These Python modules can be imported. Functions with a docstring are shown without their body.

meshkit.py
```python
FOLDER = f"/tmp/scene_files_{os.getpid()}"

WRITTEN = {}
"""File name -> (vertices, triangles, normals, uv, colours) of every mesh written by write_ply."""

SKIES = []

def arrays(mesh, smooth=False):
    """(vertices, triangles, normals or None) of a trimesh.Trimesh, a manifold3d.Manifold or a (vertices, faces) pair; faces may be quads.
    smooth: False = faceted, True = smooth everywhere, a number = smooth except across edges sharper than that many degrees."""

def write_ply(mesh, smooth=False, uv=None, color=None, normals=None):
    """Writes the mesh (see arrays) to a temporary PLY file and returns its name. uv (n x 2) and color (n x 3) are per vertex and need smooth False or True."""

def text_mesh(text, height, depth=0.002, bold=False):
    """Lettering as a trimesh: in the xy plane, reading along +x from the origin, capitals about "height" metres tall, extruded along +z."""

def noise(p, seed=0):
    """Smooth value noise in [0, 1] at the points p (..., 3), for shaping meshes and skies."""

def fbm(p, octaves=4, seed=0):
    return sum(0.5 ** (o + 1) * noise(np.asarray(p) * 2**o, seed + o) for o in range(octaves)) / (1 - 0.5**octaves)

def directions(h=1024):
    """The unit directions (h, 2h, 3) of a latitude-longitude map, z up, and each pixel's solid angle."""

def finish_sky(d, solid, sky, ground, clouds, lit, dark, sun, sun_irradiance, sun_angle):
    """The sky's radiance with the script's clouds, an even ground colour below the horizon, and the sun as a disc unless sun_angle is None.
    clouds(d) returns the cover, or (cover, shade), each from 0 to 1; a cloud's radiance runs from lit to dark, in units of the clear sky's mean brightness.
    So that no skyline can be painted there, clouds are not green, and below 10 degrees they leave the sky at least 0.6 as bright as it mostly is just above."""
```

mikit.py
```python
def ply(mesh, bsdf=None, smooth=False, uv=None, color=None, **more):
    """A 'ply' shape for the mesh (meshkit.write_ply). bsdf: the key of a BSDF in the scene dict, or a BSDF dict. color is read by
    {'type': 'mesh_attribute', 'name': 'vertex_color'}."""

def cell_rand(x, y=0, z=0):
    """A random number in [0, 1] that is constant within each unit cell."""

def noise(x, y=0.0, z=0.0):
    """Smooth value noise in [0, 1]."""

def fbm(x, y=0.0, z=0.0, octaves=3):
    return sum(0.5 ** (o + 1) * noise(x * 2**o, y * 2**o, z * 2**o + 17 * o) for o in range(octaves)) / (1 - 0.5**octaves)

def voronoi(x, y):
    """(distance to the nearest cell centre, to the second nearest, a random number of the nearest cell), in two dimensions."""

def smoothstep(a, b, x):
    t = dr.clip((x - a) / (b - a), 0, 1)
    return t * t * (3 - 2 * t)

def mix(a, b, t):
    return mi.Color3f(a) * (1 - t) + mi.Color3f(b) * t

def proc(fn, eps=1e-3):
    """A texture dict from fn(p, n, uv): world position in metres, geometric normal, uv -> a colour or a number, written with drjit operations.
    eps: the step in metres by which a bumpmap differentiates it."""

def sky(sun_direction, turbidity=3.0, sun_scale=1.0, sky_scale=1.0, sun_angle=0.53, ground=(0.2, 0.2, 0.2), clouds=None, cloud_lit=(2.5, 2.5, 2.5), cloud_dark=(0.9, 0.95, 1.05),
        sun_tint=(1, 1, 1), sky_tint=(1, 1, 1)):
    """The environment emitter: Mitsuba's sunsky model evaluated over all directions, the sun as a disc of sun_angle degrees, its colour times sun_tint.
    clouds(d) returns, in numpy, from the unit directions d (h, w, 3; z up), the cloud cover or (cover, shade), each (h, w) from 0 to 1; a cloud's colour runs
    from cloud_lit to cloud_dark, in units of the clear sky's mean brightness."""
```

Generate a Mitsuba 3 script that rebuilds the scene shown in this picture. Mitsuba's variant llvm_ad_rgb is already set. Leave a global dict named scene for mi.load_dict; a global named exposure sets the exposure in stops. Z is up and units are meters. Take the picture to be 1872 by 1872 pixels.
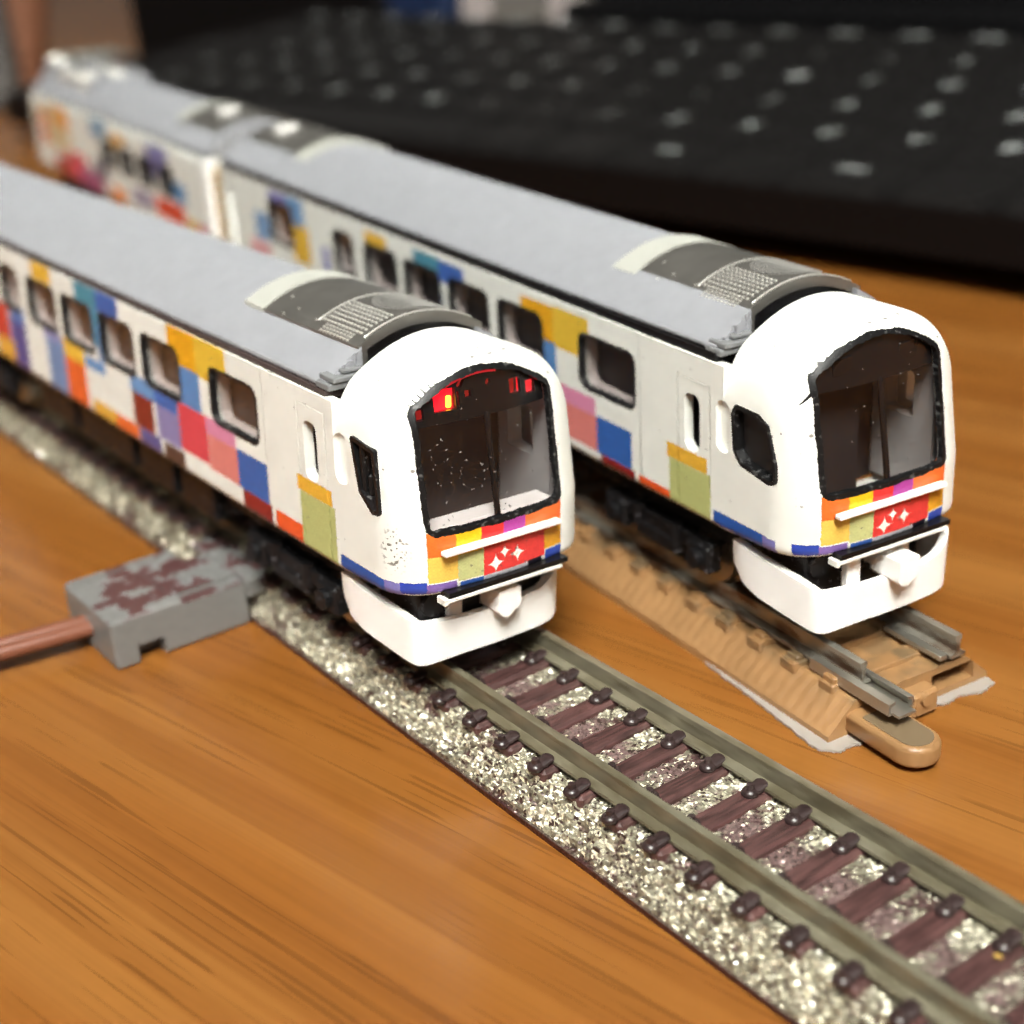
import math, random
import numpy as np, trimesh, mitsuba as mi, drjit as dr, mikit, meshkit
import manifold3d as m3
from shapely.geometry import Polygon, box as sbox, Point
from shapely import affinity
from scipy.spatial import Delaunay

# ------------------------------------------------------------------ camera, light, exposure
MM = 0.001
T = mi.ScalarTransform4f
CO, CF, CU = (np.array([93.0872, -65.2667, 71.6497]), np.array([-0.749163, 0.523225, -0.40619]), np.array([-0.291362, 0.290411, 0.911466]))
exposure = 0.0
scene, labels = {'type': 'scene'}, {}
scene['camera'] = {'type': 'thinlens', 'fov': 38.222, 'fov_axis': 'x', 'aperture_radius': 0.00112, 'focus_distance': 0.1190, 'near_clip': 0.004, 'far_clip': 8.0,
                   'to_world': T().look_at(origin=(CO * MM).tolist(), target=((CO + CF * 100) * MM).tolist(), up=CU.tolist())}
LAMP_AT, LAMP_R, LAMP_L = np.array([0.40, -0.26, 0.66]), 0.15, 73.0
scene['ceiling_lamp'] = {'type': 'disk', 'to_world': T().look_at(origin=LAMP_AT.tolist(), target=[0, 0, 0.02], up=[0, 1, 0]) @ T().scale(LAMP_R),
                         'bsdf': {'type': 'diffuse', 'reflectance': {'type': 'rgb', 'value': [.7, .7, .7]}},
                         'emitter': {'type': 'area', 'radiance': {'type': 'rgb', 'value': [LAMP_L * .98, LAMP_L * .975, LAMP_L * .90]}}}
labels['ceiling_lamp'] = {'label': 'round white ceiling lamp glowing above the table', 'category': 'lamp'}
scene['room_light'] = {'type': 'constant', 'radiance': {'type': 'rgb', 'value': [.125, .117, .108]}}
rnd = random.Random(5)
rng = np.random.default_rng(7)

# ------------------------------------------------------------------ helpers (all meshes in millimetres)
def lin(r, g, b, k=1.0):
    c = np.array([r, g, b]) / 255.0
    return (np.where(c <= .04045, c / 12.92, ((c + .055) / 1.055) ** 2.4) * k).tolist()
def rgb(c): return {'type': 'rgb', 'value': [float(x) for x in c]}
def pbr(c, rough=.5, metal=0.0, spec=.5, **kw):
    return {'type': 'twosided', 'bsdf': {'type': 'principled', 'base_color': c if isinstance(c, dict) else rgb(c), 'roughness': rough if isinstance(rough, dict) else float(rough), 'metallic': float(metal), 'specular': float(spec), **kw}}
def mat4(M):
    M = np.array(M, float); S = np.diag([MM, MM, MM, 1.0])
    return T((S @ M).tolist())
ID = np.eye(4)
def shift(x=0, y=0, z=0, rz=0.0):
    c, s = math.cos(rz), math.sin(rz)
    return np.array([[c, -s, 0, x], [s, c, 0, y], [0, 0, 1, z], [0, 0, 0, 1.0]])
def cat(ms):
    V, F, n = [], [], 0
    for m in ms:
        if hasattr(m, 'to_mesh'):
            q = m.to_mesh(); v, f = q.vert_properties[:, :3], q.tri_verts
        elif isinstance(m, tuple): v, f = m
        else: v, f = m.vertices, m.faces
        f = np.asarray(f)
        if f.shape[1] == 4: f = np.vstack([f[:, [0, 1, 2]], f[:, [0, 2, 3]]])
        V.append(np.asarray(v, float)); F.append(f + n); n += len(v)
    return np.vstack(V), np.vstack(F)
count = {}
def numbered(k):
    count[k] = count.get(k, -1) + 1
    return k if count[k] == 0 else f'{k}_{count[k]:03d}'
def thing(name, label=None, cat_=None, group=None, kind=None):
    k = numbered(name)
    labels[k] = {}
    if label: labels[k]['label'] = label
    if cat_: labels[k]['category'] = cat_
    if group: labels[k]['group'] = group
    if kind: labels[k]['kind'] = kind
    return k
def put(parent, name, mesh, bsdf, M=ID, smooth=False, label=None, kind=None, color=None):
    """adds one entry: a part 'name' of parent, or the thing itself where name is None"""
    k = parent if name is None else numbered(f'{parent}__{name}')
    if isinstance(mesh, dict): d = {**mesh, 'to_world': mat4(M)}
    else:
        if isinstance(mesh, list): mesh = cat(mesh)
        d = mikit.ply(mesh, bsdf, smooth=smooth, color=color, to_world=mat4(M))
    scene[k] = d
    if label or kind:
        labels.setdefault(k, {})
        if label: labels[k]['label'] = label
        if kind: labels[k]['kind'] = kind
    return k
def bx(x0, x1, y0, y1, z0, z1, c=0.0):
    """box with chamfered edges (hull of three slabs)"""
    if c <= 0: return m3.Manifold.cube((x1 - x0, y1 - y0, z1 - z0)).translate((x0, y0, z0))
    P = []
    for sx, a in ((0, x0), (1, x1)):
        for sy, b in ((0, y0), (1, y1)):
            for sz, e in ((0, z0), (1, z1)):
                dx, dy, dz = (c if not sx else -c), (c if not sy else -c), (c if not sz else -c)
                P += [(a, b + dy, e + dz), (a + dx, b, e + dz), (a + dx, b + dy, e)]
    return m3.Manifold.hull_points(np.array(P))
def polyz(P, z0, z1):
    """extrudes a shapely polygon (x,y) along z"""
    rings = [np.array(r.coords)[:-1] for g in getattr(P, 'geoms', [P]) if g.geom_type == 'Polygon' for r in (g.exterior, *g.interiors)]
    cs = m3.CrossSection(rings, m3.FillRule.EvenOdd)
    return m3.Manifold.extrude(cs, z1 - z0).translate((0, 0, z0))
def side(P, y0, y1):
    """polygon in (x,z) extruded over y0..y1"""
    A = polyz(P, 0, y1 - y0)   # x,z -> extr
    return A.transform(np.array([[1, 0, 0, 0], [0, 0, 1, y0], [0, 1, 0, 0]], float)) if False else A.transform(np.array([[1, 0, 0, 0], [0, 0, -1, y1], [0, 1, 0, 0]], float))
def front(P, x0, x1):
    """polygon in (y,z) extruded over x0..x1"""
    return polyz(P, 0, x1 - x0).transform(np.array([[0, 0, 1, x0], [1, 0, 0, 0], [0, 1, 0, 0]], float))
def rr(x0, x1, z0, z1, r):
    return sbox(x0 + r, z0 + r, x1 - r, z1 - r).buffer(r, quad_segs=5)
def cyl(p0, p1, r, n=16, r1=None):
    p0, p1 = np.array(p0, float), np.array(p1, float); d = p1 - p0; L = np.linalg.norm(d); d /= L
    m = m3.Manifold.cylinder(L, r, r if r1 is None else r1, n)
    a = np.cross([0, 0, 1], d)
    if np.linalg.norm(a) < 1e-6: R = np.eye(3) if d[2] > 0 else np.diag([1, -1, -1.0])
    else:
        x = a / np.linalg.norm(a); R = np.stack([x, np.cross(d, x), d], 1)
    return m.transform(np.hstack([R, p0[:, None]]))
def tube(pts, r, n=10):
    p = np.asarray(pts, float); t = np.gradient(p, axis=0); t /= np.linalg.norm(t, axis=1, keepdims=True)
    up = np.array([0, 0, 1.0]); a = np.cross(t, up); bad = np.linalg.norm(a, axis=1) < .2
    a[bad] = np.cross(t[bad], [1, 0, 0]); a /= np.linalg.norm(a, axis=1, keepdims=True); b = np.cross(t, a)
    ang = np.arange(n) * 2 * np.pi / n
    V = p[:, None] + r * (np.cos(ang)[None, :, None] * a[:, None] + np.sin(ang)[None, :, None] * b[:, None])
    i, j = np.meshgrid(np.arange(len(p) - 1), np.arange(n), indexing='ij')
    F = np.stack([i * n + j, i * n + (j + 1) % n, (i + 1) * n + (j + 1) % n, (i + 1) * n + j], -1).reshape(-1, 4)
    V = np.vstack([V.reshape(-1, 3), p[:1], p[-1:]]); F = np.vstack([F[:, [0, 1, 2]], F[:, [0, 2, 3]]])
    k = np.arange(n); e = len(p) * n
    F = np.vstack([F, np.stack([k * 0 + e, (k + 1) % n, k], 1), np.stack([k * 0 + e + 1, e - n + k, e - n + (k + 1) % n], 1)])
    return V, F
def ribbon(path, zt, zb, th, closed=False, inset=None):
    """a thick upright sheet along a plan path; zt / zb heights per point; inset: how far the foot is pulled in"""
    p = np.asarray(path, float); t = np.gradient(p, axis=0); t /= np.linalg.norm(t, axis=1, keepdims=True)
    nrm = np.stack([t[:, 1], -t[:, 0]], 1); n = len(p)
    ins = np.zeros(n) if inset is None else np.asarray(inset)
    rows = [(p, zt), (p - nrm * ins[:, None], zb), (p - nrm * (ins + th)[:, None], zb), (p - nrm * th, zt)]
    V = np.vstack([np.c_[q, z] for q, z in rows]); F = []
    for a in range(4):
        b = (a + 1) % 4
        for i in range(n - 1): F.append((a * n + i, b * n + i, b * n + i + 1, a * n + i + 1))
    F += [(0, 3 * n, 2 * n, n), (n - 1, 2 * n - 1, 3 * n - 1, 4 * n - 1)]
    return V, np.array(F)
def sheet_from_poly(P, step, zfun):
    """one-sided sheet over a (y,z) polygon: zfun(y,z) gives x"""
    x0, y0, x1, y1 = P.bounds
    g = np.array([(a, b) for a in np.arange(x0, x1, step) for b in np.arange(y0, y1, step)])
    from shapely import contains_xy
    g = g[contains_xy(P.buffer(-step * .4), g[:, 0], g[:, 1])]
    L = P.exterior.length; e = np.array([P.exterior.interpolate(s).coords[0] for s in np.arange(0, L, step)])
    pts = np.vstack([g, e]); tri = Delaunay(pts).simplices
    c = pts[tri].mean(1); tri = tri[contains_xy(P.buffer(.01), c[:, 0], c[:, 1])]
    v = np.c_[zfun(pts[:, 0], pts[:, 1]), pts]
    nx = np.cross(v[tri[:, 1]] - v[tri[:, 0]], v[tri[:, 2]] - v[tri[:, 0]])[:, 0]
    tri[nx < 0] = tri[nx < 0][:, ::-1]
    return v, tri

# ------------------------------------------------------------------ frames of the two trains (fitted to the photograph)
CAR_L = np.array([[0.999999, 0.0012, 7.5e-05, -0.019149], [-0.0012, 0.999999, 0.0623, -2.4738], [0, -0.0623, 1.0, -0.07], [0, 0, 0, 1.0]])
CAR_R = np.array([[0.993457, 0.11421, 0.001188, 17.719272], [-0.11421, 0.993457, 0.010333, 26.837415], [0, -0.010401, 1, 0], [0, 0, 0, 1.0]])
TRK_R = np.array([[0.993457, 0.11421, 0, 17.719272], [-0.11421, 0.993457, 0, 26.837415], [0, 0, 1, 0], [0, 0, 0, 1.0]])
KO, KX, KY, KT = np.array([-113., 137, 0]), np.array([.98862, .15045, 0]), np.array([-.15045, .98862, 0]), .0968
KEYB = np.eye(4); KEYB[:3, 0] = KX; KEYB[:3, 1] = KY + np.array([0, 0, KT]); KEYB[:3, 3] = KO + np.array([0, 0, 17.68])
DESK = np.eye(4); DESK[:3, 0] = KX; DESK[:3, 1] = KY; DESK[:3, 3] = KO

# ------------------------------------------------------------------ materials
def noise_mm(p, fx, fy, fz, o=0.0): return mikit.noise(p.x * (1000 * fx) + o, p.y * (1000 * fy) + o, p.z * (1000 * fz) + o)
GA = math.radians(11.5)
def wood(p, n, uv):
    u = (p.x * math.cos(GA) + p.y * math.sin(GA)) * 1000; v = (-p.x * math.sin(GA) + p.y * math.cos(GA)) * 1000
    v = v + .8 * mikit.noise(u * .02, v * .05, 3.0) + .12 * mikit.noise(u * .12, v * .2, 8.0)
    broad = mikit.fbm(u * .008, v * .10, 1.0, 3)
    band = mikit.fbm(u * .007, v * .42, 5.0, 3)
    fine = mikit.noise(u * .11, v * 5.5, 9.0)
    fine2 = mikit.fbm(u * .03, v * 1.3, 14.0, 2)
    zone = mikit.smoothstep(.36, .62, mikit.fbm(u * .02, v * .22, 40.0, 2))
    pore = mikit.smoothstep(.76, .84, mikit.noise(u * .085, v * 4.2, 21.0)) * zone
    pore2 = mikit.smoothstep(.80, .88, mikit.noise(u * .05, v * 2.3, 61.0)) * mikit.smoothstep(.45, .6, mikit.noise(u * .03, v * .2, 70.0))
    c = mikit.mix(lin(199, 132, 64), lin(182, 113, 49), mikit.smoothstep(.3, .7, broad))
    c = mikit.mix(c, lin(160, 94, 40), mikit.smoothstep(.48, .72, band) * .55 * (.4 + .8 * fine2))
    c = mikit.mix(c, lin(112, 60, 26), pore * .40)
    c = mikit.mix(c, lin(120, 66, 28), pore2 * .36)
    c = c * (.94 + .06 * fine + .08 * (fine2 - .5))
    return c * WOODK
WOODK = .45
def wood_rough(p, n, uv): return .20 + .07 * noise_mm(p, .12, .35, .1)
scene['m_wood'] = pbr(mikit.proc(wood), rough=mikit.proc(wood_rough), spec=.32)
scene['m_white'] = pbr((.86, .85, .83), rough=.33)
scene['m_offwhite'] = pbr((.74, .73, .68), rough=.4)
scene['m_cream'] = pbr(lin(222, 223, 214, .56), rough=.45)
def roofpaint(p, n, uv):
    a = mikit.fbm(p.x * 700, p.y * 700, p.z * 700, 3)
    return mi.Color3f(lin(186, 188, 195, .56)) * (.93 + .14 * a)
scene['m_roof'] = pbr(mikit.proc(roofpaint), rough=.62, spec=.3)
scene['m_roofcut'] = pbr((.16, .165, .17), rough=.7)
def silver(p, n, uv):
    a = mikit.fbm(p.x * 350, p.y * 350, p.z * 350, 3)
    return mi.Color3f(.24, .23, .212) * (.85 + .3 * a)
scene['m_silver'] = pbr(mikit.proc(silver), rough=.38, metal=.75)
scene['m_stud'] = pbr((.58, .57, .53), rough=.3, metal=.5)
scene['m_grille'] = pbr((.36, .35, .33), rough=.55, metal=.5)
def blackp(p, n, uv):
    a = mikit.smoothstep(.62, .86, mikit.fbm(p.x * 2600, p.y * 2600, p.z * 2600, 2))
    return mikit.mix((.006, .006, .0065), (.10, .10, .10), a * .8)
scene['m_blackpaint'] = pbr(mikit.proc(blackp), rough=.4, spec=.25)
scene['m_blackgloss'] = pbr((.006, .0055, .006), rough=.25, spec=.2)
def chassis(p, n, uv):
    a = mikit.smoothstep(.74, .9, noise_mm(p, 2.2, 2.2, 2.2))
    return mikit.mix((.006, .006, .007), (.07, .07, .08), a * .7)
scene['m_chassis'] = pbr(mikit.proc(chassis), rough=.42, spec=.3)
scene['m_liner'] = pbr((.46, .40, .39), rough=.3)
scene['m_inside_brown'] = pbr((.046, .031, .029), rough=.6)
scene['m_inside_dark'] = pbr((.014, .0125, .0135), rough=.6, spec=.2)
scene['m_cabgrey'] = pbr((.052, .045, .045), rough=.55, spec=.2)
scene['m_clearglass'] = {'type': 'thindielectric', 'int_ior': 1.28}
scene['m_lining'] = pbr((.20, .19, .19), rough=.5)
scene['m_desk'] = pbr((.50, .47, .46), rough=.5)
scene['m_dust'] = pbr((.15, .14, .138), rough=.7)
scene['m_redlens'] = pbr((.30, .012, .012), rough=.25)
scene['m_yellow'] = pbr(lin(226, 180, 90, .55), rough=.5)
scene['m_steel'] = pbr((.40, .385, .35), rough=.3, metal=.9)
def railmetal(p, n, uv):
    a = mikit.fbm(p.x * 260, p.y * 900, p.z * 900, 3)
    return mikit.mix((.225, .208, .148), (.14, .122, .076), mikit.smoothstep(.35, .75, a))
scene['m_rail'] = pbr(mikit.proc(railmetal), rough=.36, metal=.45)
scene['m_ballast'] = pbr({'type': 'mesh_attribute', 'name': 'vertex_color'}, rough=.30, metal=.35, spec=.6)
def sleeper(p, n, uv):
    a = mikit.noise(p.x * 5200, p.y * 500, p.z * 3000); b = mikit.fbm(p.x * 600, p.y * 600, 2.0, 2)
    return mi.Color3f(lin(92, 62, 60)) * (.32 + .75 * a) * (.6 + .6 * b)
scene['m_sleeper'] = pbr(mikit.proc(sleeper), rough=.42)
def chair(p, n, uv):
    a = mikit.fbm(p.x * 1500, p.y * 1500, p.z * 1500, 2)
    return mi.Color3f(.030, .018, .018) * (.5 + .9 * a)
scene['m_chair'] = pbr(mikit.proc(chair), rough=.33)
def brownplastic(p, n, uv):
    a = mikit.fbm(p.x * 260, p.y * 260, p.z * 260, 3); g = mikit.smoothstep(.0022, .0042, p.z) * mikit.smoothstep(.4, .62, mikit.fbm(p.x * 420 + 9, p.y * 420, p.z * 420, 3))
    c = mi.Color3f(lin(192, 146, 98, .56)) * (.78 + .4 * a)
    return mikit.mix(c, lin(120, 108, 86, .5), g * .75)
scene['m_brown'] = pbr(mikit.proc(brownplastic), rough=.38)
def oldrail(p, n, uv):
    a = mikit.fbm(p.x * 300, p.y * 800, p.z * 800, 3)
    return mikit.mix((.34, .325, .28), (.13, .075, .045), mikit.smoothstep(.42, .72, a))
scene['m_oldrail'] = pbr(mikit.proc(oldrail), rough=.42, metal=.7)
scene['m_joiner'] = pbr((.40, .385, .34), rough=.34, metal=.85)
scene['m_film'] = pbr((.32, .29, .26), rough=.2)
scene['m_tonguepad'] = pbr(lin(150, 128, 98, .5), rough=.6)
def feeder(p, n, uv):
    a = mikit.fbm(p.x * 520, p.y * 520, 3.0, 4)
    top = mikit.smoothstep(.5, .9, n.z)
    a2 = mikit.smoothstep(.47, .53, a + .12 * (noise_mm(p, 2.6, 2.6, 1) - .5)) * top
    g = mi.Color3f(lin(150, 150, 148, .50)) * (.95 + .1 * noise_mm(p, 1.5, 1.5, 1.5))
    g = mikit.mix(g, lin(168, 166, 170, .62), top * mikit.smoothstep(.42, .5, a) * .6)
    return mikit.mix(g, lin(104, 70, 70, .55), a2)
scene['m_feeder'] = pbr(mikit.proc(feeder), rough=.36)
scene['m_cable'] = pbr(lin(186, 118, 92, .36), rough=.28)
scene['m_kbody'] = pbr((.005, .004, .004), rough=.35, spec=.12)
scene['m_key'] = pbr((.010, .0095, .0095), rough=.5, spec=.10)
scene['m_legend'] = pbr((.42, .44, .44), rough=.5)
scene['m_screen'] = pbr((.003, .003, .0035), rough=.5, spec=.15)
scene['m_palecase'] = pbr((.17, .155, .14), rough=.5)
scene['m_blue'] = pbr(lin(60, 90, 150, .22), rough=.4)
scene['m_tan'] = pbr(lin(196, 132, 100, .42), rough=.5)
scene['m_greycase'] = pbr((.12, .115, .11), rough=.5)

# printed colour blocks on the cars: (x0, x1, z0, z1, sRGB) along the side, in car millimetres
SIDE = [
 (-44.56, -38.28, 26.45, 30.32, (232, 168, 30)), (-38.29, -31.5, 26.27, 30.5, (228, 188, 62)), (-42.55, -37.86, 22.32, 26.52, (88, 136, 196)), (-43.65, -36.99, 17.31, 22.43, (222, 72, 86)),
 (-37.13, -30.67, 20.71, 22.52, (222, 140, 176)), (-36.93, -30.49, 17.0, 20.71, (222, 130, 124)), (-30.51, -24.38, 16.98, 20.89, (54, 98, 176)), (-29.85, -23.91, 13.6, 16.97, (140, 36, 36)),
 (-23.18, -16.82, 13.6, 16.93, (236, 92, 42)), (-18.45, -12.31, 20.42, 21.87, (232, 180, 62)), (-18.09, -11.86, 13.6, 20.41, (186, 190, 124)), (-11.34, -4.42, 13.6, 16.43, (44, 84, 164)),
 (-4.42, -2.82, 13.6, 16.39, (124, 120, 184)), (-49.58, -43.76, 20.72, 22.33, (58, 104, 184)), (-49.37, -43.56, 17.04, 20.72, (140, 132, 184)), (-55.55, -50.24, 16.89, 20.74, (134, 42, 34)),
 (-55.79, -49.58, 20.72, 22.7, (104, 152, 208)), (-54.47, -48.98, 13.6, 16.85, (92, 88, 150)), (-48.09, -43.09, 13.6, 16.83, (84, 60, 54)), (-69.85, -63.45, 27.99, 30.63, (70, 140, 164)),
 (-65.44, -63.16, 23.61, 28.12, (70, 138, 170)), (-63.46, -57.37, 28.01, 30.47, (58, 98, 178)), (-64.11, -62.97, 20.59, 26.6, (90, 136, 190)), (-69.47, -62.93, 20.5, 21.8, (104, 152, 208)),
 (-83.75, -77.46, 28.18, 30.52, (232, 184, 62)), (-75.71, -69.13, 20.23, 22.56, (244, 196, 70)), (-75.52, -69.21, 13.6, 20.24, (234, 102, 46)), (-81.5, -75.58, 13.6, 22.19, (112, 142, 190)),
 (-82.18, -76.34, 21.28, 22.58, (150, 150, 200)), (-94.81, -88.9, 13.6, 20.95, (86, 80, 150)), (-94.45, -88.96, 20.94, 23.15, (86, 122, 190)), (-101.36, -95.17, 17.87, 22.62, (206, 66, 54)),
 (-100.98, -94.21, 13.6, 17.86, (232, 176, 70)), (-67.91, -61.11, 13.6, 16.82, (230, 178, 70)), (-61.12, -54.79, 13.6, 16.78, (236, 110, 52)), (-118.2, -111.6, 28.4, 29.9, (124, 124, 190)),
 (-111.6, -105.6, 26.2, 30.0, (104, 152, 200)), (-110.2, -104.2, 21.0, 26.2, (230, 184, 62)), (-124.8, -119.4, 21.8, 25.8, (110, 154, 200)), (-98.2, -96.2, 20.0, 25.8, (116, 116, 186)),
 (-128, -120, 18.5, 21.4, (228, 170, 176)),
]
FRONT = [  # (y0, y1, z0, z1, sRGB) on the nose
 (-6.9, -4.4, 18.7, 20.9, (240, 112, 46)), (-4.4, -2.0, 18.5, 20.8, (250, 190, 30)), (-2.0, .25, 18.6, 20.8, (232, 52, 52)), (.25, 2.6, 18.7, 20.8, (172, 62, 152)), (2.6, 6.85, 18.4, 20.9, (240, 112, 52)),
 (-6.9, -4.3, 16.4, 18.7, (238, 196, 92)), (-4.3, -1.8, 16.2, 18.5, (196, 198, 136)), (-1.8, 4.8, 16.1, 18.7, (222, 62, 60)), (4.8, 6.85, 16.6, 18.4, (226, 160, 46)), (4.9, 6.85, 15.4, 16.5, (52, 76, 170)),
 (-8.7, -7.0, 14.4, 16.5, (50, 72, 170)), (-7.0, -4.4, 14.4, 16.3, (128, 100, 172)), (-4.1, -1.8, 14.9, 16.1, (58, 98, 176)), (-1.7, 2.9, 15.4, 16.1, (196, 198, 208)), (2.9, 4.5, 15.4, 16.2, (24, 22, 36)),
]
REAR_SIDE = [  # the last car, far behind
 (-262, -256, 24, 28, (236, 214, 160)), (-257, -250, 20, 27, (224, 96, 66)), (-252, -232, 20, 29.5, (222, 200, 160)), (-243, -232, 25, 29.5, (234, 160, 60)), (-248, -236, 12, 19, (180, 70, 60)), (-236, -222, 15, 21, (222, 84, 96)), (-228, -210, 13, 19, (172, 84, 130)),
 (-214, -204, 26.5, 30, (92, 140, 176)), (-200, -192, 26, 28.5, (232, 176, 70)), (-205, -196, 14, 18, (236, 140, 60)), (-178, -166, 24, 29.5, (124, 124, 180)), (-176, -160, 17, 20.5, (226, 76, 54)), (-166, -158, 21, 24.5, (80, 140, 190)), (-159, -153, 17, 19, (226, 180, 70)), (-153, -149, 17, 19, (216, 120, 150)), (-216, -206, 18, 22, (120, 116, 130)), (-190, -178, 17, 20, (150, 140, 170)),
]
def car_paint(M, side_blocks, front_blocks, dx, smudge):
    A = np.linalg.inv(np.array(M)) ; R = {(i, j): float(A[i, j] * 1000) for i in range(3) for j in range(3)}; t = [float(v) for v in A[:3, 3]]
    K = .84
    def fn(p, n, uv):
        x = R[0, 0] * p.x + R[0, 1] * p.y + R[0, 2] * p.z + t[0]; y = R[1, 0] * p.x + R[1, 1] * p.y + R[1, 2] * p.z + t[1]; z = R[2, 0] * p.x + R[2, 1] * p.y + R[2, 2] * p.z + t[2]
        g = mikit.fbm(x * .35, y * .35, z * .35, 3)
        c = mi.Color3f(.745, .755, .715) * (.93 + .10 * g)
        onside = (y < -8.0) & (x < -2.9) & ((y < -9.25) | (x > -10))
        wob = .10 * (mikit.noise(x * 3.1, z * 3.1, 1.0) - .5)
        xs = x - dx + wob; zs = z + wob
        grain = .90 + .2 * mikit.noise(x * 7.0, y * 7.0, z * 7.0)
        for x0, x1, z0, z1, q in side_blocks:
            c = dr.select(onside & (xs > x0) & (xs < x1) & (zs > z0) & (zs < z1), mi.Color3f(lin(*q, K)) * grain, c)
        if front_blocks:
            onf = (x > -2.9) & (n.z > -.6)
            for y0, y1, z0, z1, q in front_blocks:
                c = dr.select(onf & (y + wob > y0) & (y + wob < y1) & (zs > z0) & (zs < z1), mi.Color3f(lin(*q, K)) * grain, c)
            for sy, sz, s in ((-.6, 16.9, 1.05), (1.7, 17.25, .95), (.35, 17.75, .75)):
                star = dr.sqrt(dr.abs(y - sy)) + dr.sqrt(dr.abs(z - sz)) < math.sqrt(s)
                c = dr.select(onf & star, mi.Color3f(.82, .80, .74), c)
            sp = mikit.smoothstep(.84, .90, mikit.noise(x * 2.6, y * 2.6, z * 2.6)) * mikit.smoothstep(.56, .70, mikit.noise(x * .35, y * .35, z * .35 + 5)) * dr.select(x > -40, 1.0, 0.0)
            c = mikit.mix(c, (.10, .09, .08), sp * .75)
            if smudge:
                d2 = dr.sqrt(dr.square((x + 3.3) / 1.2) + dr.square((z - 19.3) / 2.0))
                sm = mikit.smoothstep(.62, .78, mikit.noise(x * 4 + 2, y * 4, z * 4)) * (1 - mikit.smoothstep(.5, 1.3, d2)) * dr.select(y < -5, 1.0, 0.0)
                c = mikit.mix(c, (.12, .11, .09), sm * .9)
            tx = mikit.noise(y * 5.5, z * .9, 7.0) * mikit.noise(y * 1.6 + 3, 2.0, 5.0)
        return c
    return pbr(mikit.proc(fn), rough=.38, spec=.45)
scene['m_body_left'] = car_paint(CAR_L, SIDE[:35], FRONT, 0.0, True)
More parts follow.
